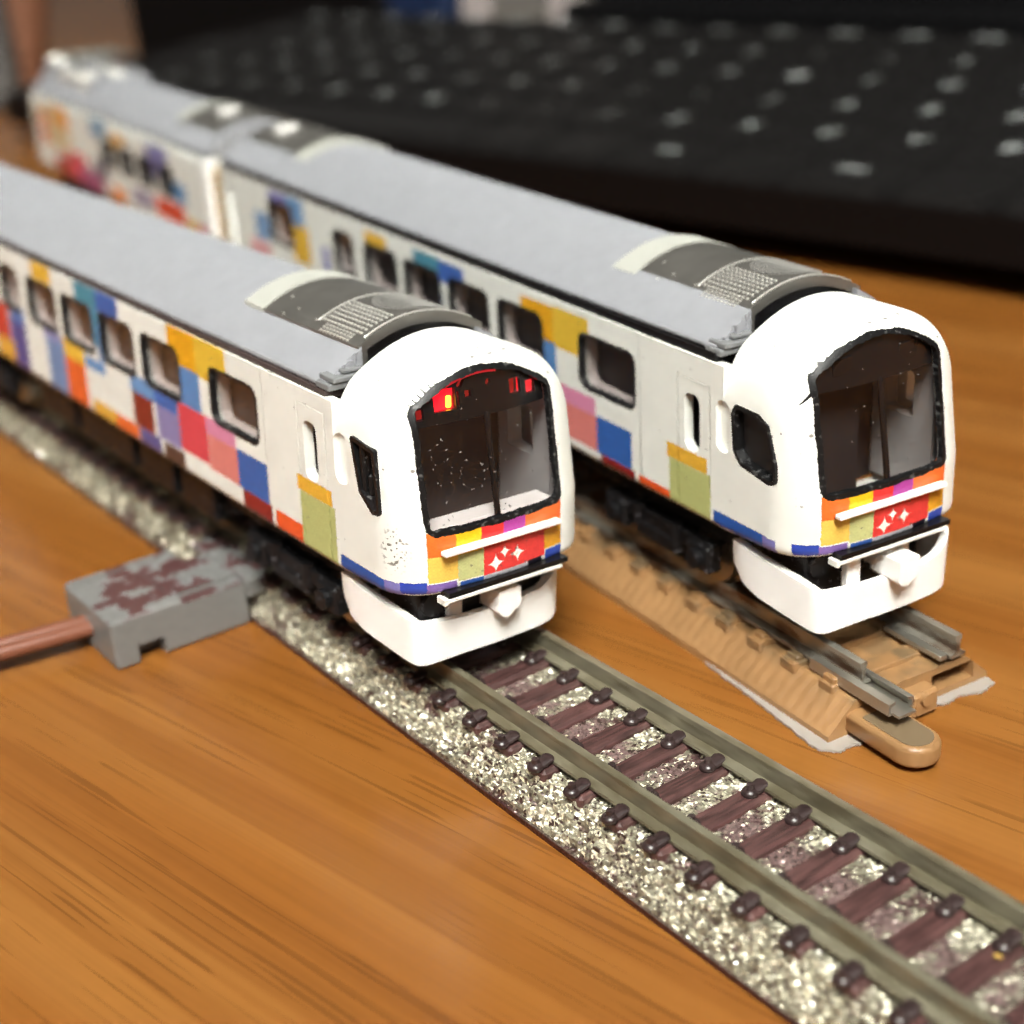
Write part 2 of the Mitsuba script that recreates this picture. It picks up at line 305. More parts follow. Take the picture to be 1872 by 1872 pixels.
scene['m_body_right'] = car_paint(CAR_R, [(a + 1.5 * (a < -100), b + 1.5 * (a < -100), z0 - (.95 if -100 < a < -12 else 0), z1 - (.95 if -100 < a < -12 else 0), q) for a, b, z0, z1, q in SIDE[:29] + SIDE[33:]], FRONT, -1.5, False)
scene['m_body_rear'] = car_paint(CAR_R, REAR_SIDE, None, 0.0, False)

# ------------------------------------------------------------------ setting: the table
tb = thing('table_top', 'orange brown wood grain table top under both tracks', None, kind='structure')
put(tb, None, (np.array([[-2600, -900, 0], [700, -900, 0], [700, 1800, 0], [-2600, 1800, 0]], float), np.array([[0, 1, 2, 3]])), 'm_wood')

# ------------------------------------------------------------------ body shells
HW, ZB, ZG = 9.38, 14.6, 30.25
HB, YC, YA = 10.18, .80, 1.2      # half width of the hand built body, and how far body and roof unit sit off the nose's middle
def rcap(a, b, r):
    u, v = max(a + r, 0.0), max(b + r, 0.0)
    return min(max(a, b), -r) + math.sqrt(u * u + v * v) if (u > 0 or v > 0) else max(a, b)
def shell_f(x, y, z):
    xf = -.35 - (.16 * (z - 20.7) if z > 20.7 else 0.0) - .014 * y * y
    yo = y - YC
    a = rcap(abs(yo) - HB, (x - xf) / 1.013, 3.7)
    top = (z - (34.8 + .012 * (x + 11.5) - .0455 * yo * yo)) / math.sqrt(1 + .0083 * yo * yo)
    b = rcap(a, top, 2.6)
    zb = ZB + (.05 * (x + 12) if x > -12 else 0.0)
    return -rcap(b, zb - z, .9)
def level(l, e=.3):
    return m3.Manifold.level_set(shell_f, (-15, -9.8, 13.6, .3, 11.4, 35.6), e, l, .01)
OUT, INN, PROUD, BAND = level(0.0), level(1.0, .45), level(-.07), level(.62)
def glass_x(d):
    return lambda y, z: -.35 - np.where(z > 20.7, .16 * (z - 20.7), 0) - .014 * y * y - d
def wsoutline(bot=20.55, half=6.95):
    ys = np.linspace(half - .25, -half + .25, 25)
    P = Polygon([(-half, bot), (half, bot), (half, 30.6)] + [(y, 33.65 - .056 * y * y) for y in ys] + [(-half, 30.6)])
    return P.buffer(-.9).buffer(.9, quad_segs=6)
WS = wsoutline()
WINS = [(-35.3, -25.5)] + [(-51.65 - 11.5 * i, -51.65 - 11.5 * i + 9.35) for i in range(4)] + [(-96.0, -89.8), (-119.2, -110.2)]
def winpoly(i, dw):
    x0, x1 = WINS[i]
    return rr(x0 + dw, x1 + dw, 22.35, 28.0 + (.5 if i == 6 else 0), 1.15)
CABW = {'L': Polygon([(-8.5, 28.0), (-4.9, 27.6), (-4.4, 22.2), (-5.5, 22.0), (-7.4, 23.4)]).buffer(-.25).buffer(.25),
        'R': Polygon([(-9.7, 27.25), (-6.6, 27.2), (-5.4, 26.6), (-4.4, 23.2), (-4.3, 21.7), (-5.2, 21.4), (-9.0, 22.0), (-9.9, 23), (-10.2, 26.3)]).buffer(-.35).buffer(.35)}
def build_body(car, dw, LEN=139.0):
    prof = sbox(-HB, ZB, HB, 40).difference(sbox(-HB, ZB, -HB + .9, ZB + .9)).difference(sbox(HB - .9, ZB, HB, ZB + .9)).union(Point(-HB + .9, ZB + .9).buffer(.9, quad_segs=6)).union(Point(HB - .9, ZB + .9).buffer(.9, quad_segs=6))
    prof = affinity.translate(prof.intersection(sbox(-20, ZB, 20, ZG)), YC)
    inner = affinity.translate(sbox(-HB + 1, ZB - 1, HB - 1, ZG + 5), YC)
    walls = front(prof.difference(inner), -LEN, -11.35)
    endw = front(prof, -LEN, -LEN + 1.2)
    cab = (OUT - INN) ^ bx(-11.5, 2, -12, 12, 10, 40)
    B = walls + cab + endw
    for i in range(len(WINS)):
        B = B - side(winpoly(i, dw), -12, -7.5) - side(winpoly(i, dw), 7.5, 13)
    B = B - side(CABW[car], -12, -6.8) - side(CABW['R'].intersection(sbox(-9.4, 23.6, -6.4, 28)).buffer(-.3).buffer(.3), 6.8, 13)
    s = -.45 if car == 'R' else 0.0
    dz = -.85 if car == 'R' else 0.0
    B = B - side(rr(-16.7 + s, -14.4 + s, 22.0 + dz, 27.4 + dz, .8), -12, -7.9)                         # door window
    B = B - side(rr(-11.4 + s * 2, -9.3 + s * 3, 23.2 + dz, 27.7 + dz * .6, .9), -12, -HW + .55)           # handrail recess
    for xx in (-17.7 + s, -12.9 + s): B = B - bx(xx - .09, xx + .09, -12, -HW + .16, 15.2, 28.9 + dz)              # door seams
    B = B - bx(-17.7 + s, -12.9 + s, -12, -HW + .12, 28.75 + dz, 28.95 + dz) - bx(-24.3, -24.2, -12, -HW + .06, 14, 30.4)
    B = B - front(WS.buffer(-.02), -6, 3)
    # rear vestibule doorway
    B = B - side(rr(-136.8, -133.4, 15.4, 28.4, .8), -12, -HW + .8)
    return B
def roof_poly(lift=0.0, half=10.1):
    ys = np.linspace(half, -half, 41)
    P = Polygon([(-half, 30.72 + lift), (half, 30.72 + lift)] + [(y, 35.2 + lift - .0440 * y * y) for y in ys])
    return affinity.translate(P.buffer(-.3).buffer(.3, quad_segs=4), YC)
def arch(half, apex, k, z0, th, n=33):
    ys = np.linspace(half, -half, n)
    out = [(half, z0)] + [(y, apex - k * y * y) for y in ys] + [(-half, z0)]
    h2 = half - th
    ys2 = np.linspace(-h2, h2, n)
    inn = [(-h2, z0)] + [(y, apex - th - k * y * y) for y in ys2] + [(h2, z0)]
    return Polygon(out + inn)
def build_ac(car, M, x1, x0, flip=False, fans=False):
    """air conditioner cover from x0 (rear) to x1; the open rim at x1"""
    z = lambda y: 35.75 - .046 * y * y
    M = np.array(M) @ shift(0, YA, 0)
    ac = thing_part = f'{car}__air_conditioner'
    ac = numbered(ac)
    rim = arch(6.5, 35.75, .046, 32.0, .95)
    full = Polygon([(6.5, 32.0)] + [(y, z(y)) for y in np.linspace(6.5, -6.5, 33)] + [(-6.5, 32.0)])
    a, b = (x0, x1 - 1.0) if not flip else (x0 + 1.0, x1)
    cov = front(full, x0 + (.0 if not flip else 3.0), x1 - (3.0 if not flip else 0)) + front(rim, min(x0, x1), max(x0, x1))
    put(car, ac.split('__')[1], cov, 'm_silver', M, smooth=35) if False else None
    scene[ac] = mikit.ply(cov, 'm_silver', smooth=35, to_world=mat4(M))
    strip = Polygon([(6.55, 31.6)] + [(y, z(y) + .12) for y in np.linspace(6.55, -6.55, 33)] + [(-6.55, 31.6)])
    s0, s1 = (x0 - 3.9, x0 - .02) if not flip else (x1 + .02, x1 + 4.4)
    put(ac, 'end_strip', front(strip, s0, s1), 'm_cream', M, smooth=35)
    if not fans:
        studs = []
        for i in range(11):
            for j in range(7):
                y = -5.25 + .52 * j; xx = x1 - 7.6 + .62 * i
                studs.append(bx(xx - .17, xx + .17, y - .15, y + .15, z(y) - .1, z(y) + .16, .07))
        for i in range(9):
            for j in range(3):
                y = -6.28 + .33 * j; xx = x1 - 6.6 + .58 * i
                studs.append(bx(xx - .16, xx + .16, y - .13, y + .10, z(y) - .25, z(y) + .13, .06))
        put(ac, 'vent_studs', studs, 'm_stud', M, kind='stuff')
        yc, xc, rad = 1.6, x1 - 4.5, 3.2
        bars = []
        for k in range(-13, 14):
            q = k * .24; h = math.sqrt(max(rad ** 2 - q * q, 0))
            if h < .3: continue
            yy = yc + q * 1.0
            bars.append(bx(xc - h, xc + h, yy - .075, yy + .075, z(yy) - .1, z(yy) + .14))
        put(ac, 'fan_grille', bars, 'm_grille', M)
        fr = []
        for xx in (x1 - 8.2, x1 - .35):
            P = [(y, z(y)) for y in np.linspace(-5.6, 5.6, 25)]
            fr.append(tube([(xx, y, q + .05) for y, q in P], .13, 6))
        put(ac, 'edge_bead', fr, 'm_stud', M, smooth=True)
        dots = [bx(xx - .12, xx + .12, y - .12, y + .12, z(y) - .1, z(y) + .12, .05) for xx, y in ((x0 + 1.6, -4.2), (x0 + 4.6, -5.2), (x1 - 8.6, -5.6), (x0 + 3.4, -6.2), (x1 - .6, -1.2), (x1 - .6, 4.4))]
        put(ac, 'rivet', dots, 'm_stud', M)
    else:
        for xx in fans:
            put(ac, 'fan_grille', cyl((xx, -1.6, z(1.6) - .8), (xx + .0, -1.75, z(1.6) + .55), 2.0, 24), 'm_white', M, smooth=30)
    return ac
def rough_edge(P, amp, step=.22):
    e = P.exterior; pts = []
    for s_ in np.arange(0, e.length, step):
        a = np.array(e.interpolate(s_).coords[0]); b = np.array(e.interpolate((s_ + .05) % e.length).coords[0]); t_ = (b - a) / (np.linalg.norm(b - a) + 1e-9)
        k_ = .6 * math.sin(s_ * 1.7 + rnd.uniform(-.5, .5)) + rnd.uniform(-.8, .8)
        pts.append(a + np.array([t_[1], -t_[0]]) * amp * k_)
    return Polygon(pts).buffer(0)
def build_bogie(car, M, xc):
    b = numbered(f'{car}__bogie')
    fr = []
    for s in (-1, 1):
        y0 = 7.0 * s
        fr += [bx(xc - 9, xc + 9, y0 - .6, y0 + .6, 9.6, 11.2, .2), bx(xc - 3.4, xc + 3.4, y0 - .8, y0 + .8, 8.2, 9.8, .2)]
        for q in (-7, 7):
            fr += [bx(xc + q - 1.8, xc + q + 1.8, y0 - .9, y0 + .9, 8.0, 10.9, .3), cyl((xc + q, y0 + .8 * s, 9.4), (xc + q, y0 + 1.5 * s, 9.4), 1.0, 12)]
            fr += [cyl((xc + q * .45, y0 + .3 * s, 9.2), (xc + q * .45, y0 + .3 * s, 11.6), .8, 10)]
    fr += [bx(xc - 4, xc + 4, -6.4, 6.4, 10, 11.4), bx(xc - 9, xc - 8, -6.4, 6.4, 9.8, 11), bx(xc + 8, xc + 9, -6.4, 6.4, 9.8, 11)]
    scene[b] = mikit.ply(cat(fr), 'm_chassis', to_world=mat4(M))
    for q in (-7, 7):
        w = []
        for s in (-1, 1):
            w += [cyl((xc + q, 4.55 * s, 9.3), (xc + q, 5.6 * s, 9.3), 2.9, 24), cyl((xc + q, 4.0 * s, 9.3), (xc + q, 4.5 * s, 9.3), 3.3, 24)]
        w += [cyl((xc + q, -6, 9.3), (xc + q, 6, 9.3), .6, 10)]
        put(b, 'wheel_set', w, 'm_steel', M, smooth=30)
def windows(car, M, dw, idx, ypane=-8.86):
    for i in idx:
        P = winpoly(i, dw)
        k = put(car, 'side_window', side(rough_edge(P.buffer(.12), .05).difference(P.buffer(-.17)), -HW - .06, -8.62), 'm_blackpaint', M, smooth=25)
        x0, z0, x1, z1 = P.bounds
        q = P.buffer(-.1); pts = np.array(q.exterior.coords)[:-1]
        v = np.array([(a, ypane, b) for a, b in pts] + [(q.centroid.x, ypane, q.centroid.y)]); n = len(pts)
        put(k, 'pane', (v, np.array([(j, (j + 1) % n, n) for j in range(n)])), 'm_clearglass', M)
        put(k, 'liner', side(P.buffer(.45).difference(P.buffer(-.16)), -8.32, -7.25), 'm_liner', M, smooth=25)
def build_car(name, label, cat_, car, M, dw, bodymat, inside, lift, skx, dusty, lit):
    c = thing(name, label, cat_)
    put(c, 'body', build_body(car, dw), bodymat, M, smooth=32)
    # ---- roof with its torn front end
    R = front(roof_poly(lift), -138.9, -13.0)
    R = R - bx(-16.5, -12, -4.9, 6.9, 29, 40)
    for k in range(14):
        a = rnd.uniform(-9.3, -5); w = rnd.uniform(.25, .8)
        R = R - bx(-13.0 - rnd.uniform(.05, .5), -12, a, a + w, 30 + rnd.uniform(0, 3), 36)
    put(c, 'roof', R, 'm_roof', M, smooth=30)
    cut = [bx(-14.6, -12.35, -9.0, -5.5, 30.75, 31.35, .1), bx(-14.6, -12.1, -8.6, -5.4, 31.4, 31.9, .1), bx(-14.6, -12.6, -7.4, -5.2, 31.95, 32.3, .1), bx(-14.6, -12.4, 5.5, 8.9, 30.9, 31.9, .1)]
    put(c, 'torn_roof_edge', cut, 'm_roofcut', M)
    put(c, 'roof_seam', bx(-138.6, -12.9, -9.1, 10.7, 30.1, 30.74 + lift), 'm_blackgloss' if car == 'R' else 'm_inside_brown', M)
    build_ac(c, M, -13.5, -30.6)
    # ---- inside
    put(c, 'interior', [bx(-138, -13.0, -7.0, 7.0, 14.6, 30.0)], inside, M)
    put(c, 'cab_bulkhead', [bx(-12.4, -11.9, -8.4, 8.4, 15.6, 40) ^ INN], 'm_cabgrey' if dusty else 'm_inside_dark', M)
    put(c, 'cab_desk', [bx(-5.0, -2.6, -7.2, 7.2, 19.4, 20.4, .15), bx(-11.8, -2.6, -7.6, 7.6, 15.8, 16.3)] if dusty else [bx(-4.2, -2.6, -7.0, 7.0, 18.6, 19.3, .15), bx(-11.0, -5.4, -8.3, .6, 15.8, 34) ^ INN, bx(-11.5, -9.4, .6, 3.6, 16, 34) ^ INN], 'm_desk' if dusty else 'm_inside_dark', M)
    # ---- windscreen
    tuft = [Polygon([(a, b - .5), (a + .40, b - .45), (a + dx_ * .5, b + dz_ * .45)]) for a, b, dx_, dz_ in ((-6.3, 31.3, -.9, .25), (-6.0, 31.6, -.8, .45), (-5.6, 31.9, -.7, .6), (-5.2, 32.2, -.55, .7), (-4.7, 32.45, -.25, .65), (-4.3, 32.6, -.1, .55))] if dusty else [Polygon([(-6.9, 29.6), (-6.9, 29.9), (-7.9, 28.7)]), Polygon([(-6.3, 31.0), (-5.0, 32.0), (-5.9, 32.0)])]
    outer = rough_edge(WS.buffer(.05), .06)
    for q_ in tuft: outer = outer.union(q_)
    ring = front(outer.difference(rough_edge(WS.buffer(-.38), .07)), -8, 2)
    fr = (PROUD - BAND) ^ ring
    w = put(c, 'windscreen', fr, 'm_blackpaint', M, smooth=32, label='windscreen with black painted edge')
    gl = sheet_from_poly(WS.buffer(-.35), .5, glass_x(.52))
    put(w, 'pane', gl, 'm_clearglass', M, smooth=True)
    bits = []
    for _ in range(60 if dusty else 14):
        if dusty and rnd.random() < .72: y, z = rnd.gauss(-2.6, 1.7), rnd.gauss(24.6, 2.0)
        else: y, z = rnd.uniform(-6, 6), rnd.uniform(21.2, 32)
        if not WS.buffer(-.7).contains(Point(y, z)): continue
        a, b, w_ = rnd.uniform(.03, .085), rnd.uniform(.03, .17 if dusty else .10), rnd.uniform(0, 3.1)
        x = float(glass_x(.50)(y, z))
        ca, sa_ = math.cos(w_), math.sin(w_)
        o = m3.Manifold.cylinder(.06, .5, .4, 6).transform(np.array([[0, 0, 1, x], [a * 2 * ca, -b * 2 * sa_, 0, y], [a * 2 * sa_, b * 2 * ca, 0, z]], float))
        bits.append(o)
    put(w, 'dust_speck', bits, 'm_dust', M, kind='stuff')
    maskp = WS.buffer(-.30).intersection(sbox(-9, 29.35, 9, 40))
    holes = [sbox(-4.55, 30.35, -2.5, 32.15), sbox(4.75, 30.2, 5.75, 31.3)]
    if lit: 
        for h in holes: maskp = maskp.difference(h)
        for q_ in ([(-5.2, 31.2), (-4.8, 31.35), (-4.85, 31.75), (-5.15, 31.7)], [(-4.2, 32.35), (-3.5, 32.4), (-3.2, 32.7), (-4.0, 32.6)], [(-2.2, 31.9), (-1.8, 32.1), (-1.5, 32.6), (-1.9, 32.7), (-2.3, 32.3)], [(-2.35, 30.5), (-2.15, 30.6), (-2.1, 31.6), (-2.35, 31.9)], [(-5.9, 30.6), (-5.6, 30.9), (-5.7, 31.2)]): maskp = maskp.difference(Polygon(q_))
        maskp = maskp.difference(sbox(2.95, 30.5, 4.15, 31.8)).difference(Point(.8, 32.0).buffer(.28)).difference(sbox(-1.6, 31.1, -1.0, 31.7)).difference(sbox(-6.2, 29.9, -5.5, 30.8))
    def warp_glass(d0, th):
        P = maskp
        o = front(P, 0, 1).refine_to_length(.8)
        def f(v):
            y, z = v[:, 1], v[:, 2]
            X = glass_x(d0)(y, z) - th * (1 - v[:, 0])
            return np.c_[X, y, z]
        return o.warp_batch(f)
    put(w, 'top_band', warp_glass(.86, .35), 'm_blackgloss', M, smooth=30)
    put(w, 'pillar', [bx(-1.55, -1.15, .12, .58, 20.6, 25), bx(-2.15, -1.70, .10, .56, 24.9, 29.6)] if False else tube([(float(glass_x(1.0)(.35, z)), .35, z) for z in np.linspace(20.5, 29.6, 12)], .27, 8), 'm_blackgloss', M, smooth=True)
    lining = side(sbox(-11.2, 16.5, -3.6, 30.2).difference(CABW['R'].intersection(sbox(-9.4, 23.6, -6.4, 28)).buffer(.35)), 7.6, 9.2) ^ INN.translate((0, -.45, 0))
    put(c, 'cab_lining', lining, 'm_lining', M)
    # ---- cab side window
    CW = CABW[car]
    k = put(c, 'cab_window', side(CW.buffer(.10).difference(CW.buffer(-.28)), -HW - .05, -8.0), 'm_blackpaint', M, smooth=25)
    pts = np.array(CW.exterior.coords)[:-1]; n = len(pts); ce = CW.centroid
    if car == 'R': put(k, 'pane', (np.array([(a, -8.7, b) for a, b in pts] + [(ce.x, -8.7, ce.y)]), np.array([(j, (j + 1) % n, n) for j in range(n)])), 'm_clearglass', M)
    else: put(k, 'loose_paint', [bx(-7.6, -6.9, -9.2, -8.4, 23.2, 27.6, .2), bx(-6.9, -6.4, -8.9, -8.3, 23.0, 25.0, .2)], 'm_blackpaint', M)
    windows(c, M, dw, range(7) if car == 'R' else range(6))
    # ---- nose fittings
    put(c, 'handrail', [bx(-.55, .28, -6.07, 6.07, 18.98, 19.42, .1)], 'm_white', M, label='white horizontal bar across the nose')
    put(c, 'lower_bar', [bx(-.9, .22, -6.05, 6.15, 14.82, 15.14, .06), bx(-.9, .30, -6.35, -5.95, 14.7, 15.35, .06)], 'm_offwhite', M)
    put(c, 'bumper_strip', [bx(-1.6, .06, -5.7, 6.9, 15.16, 15.62, .05)], 'm_blackgloss', M)
    # ---- lamps
    if lit:
        e = put(c, 'tail_lamp', bx(-4.3, -3.55, -4.7, -2.4, 30.2, 32.3, .1), {'type': 'diffuse', 'reflectance': rgb((.4, .02, .02))}, M, label='lit red tail lamp')
        scene[e]['emitter'] = {'type': 'area', 'radiance': rgb((2.2, .008, .03))}
        e2 = put(e, 'bulb', bx(-3.5, -3.15, -3.25, -2.75, 30.45, 31.5, .12), {'type': 'diffuse', 'reflectance': rgb((.5, .3, .05))}, M)
        scene[e2]['emitter'] = {'type': 'area', 'radiance': rgb((9.0, 3.0, .12))}
        e = put(c, 'tail_lamp', bx(-4.4, -3.75, 4.6, 5.9, 30.0, 31.5, .1), {'type': 'diffuse', 'reflectance': rgb((.4, .02, .02))}, M)
        scene[e]['emitter'] = {'type': 'area', 'radiance': rgb((1.1, .01, .025))}
        e = put(c, 'light_guide', bx(-4.9, -4.4, -6.6, 4.4, 29.6, 33.4) ^ INN, {'type': 'diffuse', 'reflectance': rgb((.3, .02, .02))}, M)
        scene[e]['emitter'] = {'type': 'area', 'radiance': rgb((.22, .012, .01))}
        rim = tube([(float(glass_x(.75)(y, 33.0 - .056 * y * y)), y, 32.98 - .056 * y * y) for y in np.linspace(-5.0, 1.6, 20)], .10, 6)
        e = put(c, 'light_guide', [rim], {'type': 'diffuse', 'reflectance': rgb((.3, .02, .02))}, M)
        scene[e]['emitter'] = {'type': 'area', 'radiance': rgb((.42, .012, .02))}
    else:
        put(c, 'tail_lamp', [bx(-3.3, -2.95, -4.6, -2.6, 30.4, 32.0, .1), bx(-3.3, -2.95, 2.6, 4.6, 30.4, 32.0, .1)], 'm_blackgloss', M)
    # ---- skirt, coupler and stays
    path = [(-11.0, -8.6), (-9.5, -8.85), (-7.5, -8.75), (-5, -8.35), (-2.4, -7.95), (-1.1, -7.7), (-.5, -7.3), (-.3, -6.5), (-.2, -5.2), (-.1, -3), (0, 0), (-.1, 3), (-.25, 5.6), (-.4, 7.0), (-.9, 7.9), (-1.8, 8.5), (-3.4, 9.0), (-6, 9.3), (-9, 9.4)]
    zt = [13.9, 13.95, 13.6, 13.2, 12.8, 12.5, 12.3, 12.2, 12.1, 11.9, 11.9, 11.9, 12.2, 13.0, 13.8, 14.0, 14.0, 14.0]
    zb = [11.6, 10.2, 9.5, 9.0, 8.55, 8.35, 8.25, 8.25, 8.3, 8.4, 8.4, 8.4, 8.45, 8.6, 8.9, 9.2, 9.5, 10.2]
    zt, zb = [(z_ + [z_[-1]] * 9)[:len(path)] for z_ in (zt, zb)]
    pp = np.array(path); s = np.r_[0, np.cumsum(np.linalg.norm(np.diff(pp, axis=0), axis=1))]; q = np.linspace(0, s[-1], 70)
    pth = np.c_[np.interp(q, s, pp[:, 0]), np.interp(q, s, pp[:, 1])]
    ker = np.ones(3) / 3
    for j in (0, 1): pth[1:-1, j] = np.convolve(pth[:, j], ker, 'valid')
    pth[:, 0] += skx
    V, F = ribbon(pth, np.interp(q, s, zt), np.interp(q, s, zb), .8, inset=np.full(70, .15))
    sk = put(c, 'skirt', (V, F), 'm_white', M, smooth=40)
    put(c, 'skirt_stay', bx(skx - 1.9, skx - 1.0, -3.95, -2.4, 11.6, 15.0, .12), 'm_white', M)
    put(c, 'skirt_stay', bx(skx - 1.9, skx - 1.1, 2.45, 3.3, 11.8, 15.0, .12), 'm_white', M)
    P = Polygon([(-.25, 12.0), (.2, 11.55), (.75, 11.35), (1.5, 11.9), (2.1, 12.15), (2.15, 14.0), (.95, 14.05), (-.2, 13.95)])
    put(c, 'coupler', [front(P.buffer(-.12).buffer(.12), skx - 2.2, skx + 1.35), bx(skx - 4, skx - 2.1, .1, 1.8, 12.2, 13.7)], 'm_white', M, smooth=30)
    # ---- running gear
    put(c, 'underframe', [bx(-137.5, -12.5, -6.4, 6.4, 11.4, 15.2, .2), bx(-9.5, -3.4, -6.6, 6.6, 9.6, 15.3, .2), bx(-12.6, -7.4, -5, 5, 11.5, 15.4, .2), cyl((-3.5, -5.4, 13.4), (-2.9, -5.4, 13.4), 1.05, 18)] +
        [bx(x, x + w, sgn * 6.9 - .7, sgn * 6.9 + .7, 9.4, 14.4, .25) for sgn in (-1, 1) for x, w in ((-92, 12), (-78, 16), (-60, 9), (-49, 8))] + [bx(-96, -40, -7.6, 7.6, 13.4, 14.5, .2)], 'm_chassis', M)
    build_bogie(c, M, -24.5); build_bogie(c, M, -113)
    return c
left = build_car('model_train_car', 'left white model train car with colourful squares and lit red tail lamp', 'model train', 'L', CAR_L, 0.0, 'm_body_left', 'm_inside_brown', 0.0, -1.9, True, True)
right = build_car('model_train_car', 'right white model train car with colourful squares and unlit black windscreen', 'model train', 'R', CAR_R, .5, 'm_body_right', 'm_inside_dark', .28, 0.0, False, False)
build_ac(right, CAR_R, -110.5, -133.5 + 2, True, fans=(-126.0,)) if False else build_ac(right, CAR_R, -117.0, -137.5, True, fans=(-131.0,))
put(right, 'end_door', [bx(-136.7, -133.5, -8.5, -8.3, 15.5, 28.3)], 'm_cream', CAR_R)

# ------------------------------------------------------------------ the car coupled behind the right train
rc = thing('rear_model_train_car', 'blurred colourful model train car coupled behind the right car, with pantograph on its roof', 'model train')
X0, X1 = -262.0, -145.5
Bp = affinity.translate(sbox(-HB, ZB, HB, ZG).buffer(-.8).buffer(.8, quad_segs=5), YC)
B = front(Bp, X0, X1)
RW = [(-208, -199), (-196, -187), (-184, -175), (-172, -164), (-246, -238)]
for a, b in RW[:4]: B = B - side(rr(a, b, 21.5, 26.5, 1.0), -12, -8.2)
put(rc, 'body', B, 'm_body_rear', CAR_R, smooth=35)
for a, b in RW[:4]:
    k = put(rc, 'side_window', side(rr(a, b, 21.5, 26.5, 1.0).buffer(.2).difference(rr(a, b, 21.5, 26.5, 1.0).buffer(-.2)), -HW - .06, -8.8), 'm_blackpaint', CAR_R)
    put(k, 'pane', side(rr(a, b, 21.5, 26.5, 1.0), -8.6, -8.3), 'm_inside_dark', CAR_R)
put(rc, 'roof', front(roof_poly(), X0, X1 - .5), 'm_roof', CAR_R, smooth=30)
put(rc, 'corner_post', [bx(X1 - 1.6, X1 + .5, -HW - .25, -7.4, ZB, 30.3, .5), bx(X1 - 1.6, X1 + .5, 8.4, HB + YC + .2, ZB, 30.3, .5)], 'm_white', CAR_R)
put(rc, 'corner_post', [bx(X0 - .6, X0 + 2.6, -HW - .2, -7.6, ZB, 30.4, .5)], 'm_offwhite', CAR_R)
put(rc, 'gangway', [bx(X1 + .5, -140.2, -5.4, 5.4, 15.5, 29.5, .3), bx(X1 + .6, -141.2, -8.6, -5.6, 15, 29, .4)], 'm_yellow', CAR_R)
build_ac(rc, CAR_R, -149.0, -166.0, False, fans=(-156.5,))
put(rc, 'underframe', [bx(X0 + 2, X1 - 2, -6.4, 6.4, 10.5, 15)], 'm_chassis', CAR_R)
build_bogie(rc, CAR_R, -162); build_bogie(rc, CAR_R, -246)
pg = [bx(-259, -222, -3.8, -2.6, 34.2, 35.4, .2), bx(-259, -222, 2.6, 3.8, 34.2, 35.4, .2)]
for xx in (-258, -246, -233, -223): pg += [cyl((xx, -3.2, 33.5), (xx, -3.2, 37.2), 1.2, 10), cyl((xx, 3.2, 33.5), (xx, 3.2, 37.2), 1.2, 10), bx(xx - 1, xx + 1, -6.5, 6.5, 34.0, 35.6, .3)]
pk = put(rc, 'pantograph', pg, 'm_roof', CAR_R)
arms = []
for y in (-4, 4):
    arms += [tube([(-256, y, 35.5), (-243, y * .7, 37.6), (-246, y * .7, 38.6)], .45, 6), tube([(-228, y, 35.5), (-240, y * .7, 37.6), (-237, y * .7, 38.6)], .45, 6)]
arms += [tube([(-246, -8, 38), (-246, -6, 38.8), (-246, 6, 38.8), (-246, 8, 38)], .5, 6), tube([(-237, -8, 38), (-237, -6, 38.8), (-237, 6, 38.8), (-237, 8, 38)], .5, 6)]
put(pk, 'arm', arms, 'm_steel', CAR_R)
put(rc, 'roof_box', [bx(-252, -236, -6, 6, 33.4, 35.6, .6), bx(-231, -226, -6.4, 6.4, 33, 36.2, .6)], 'm_offwhite', CAR_R)

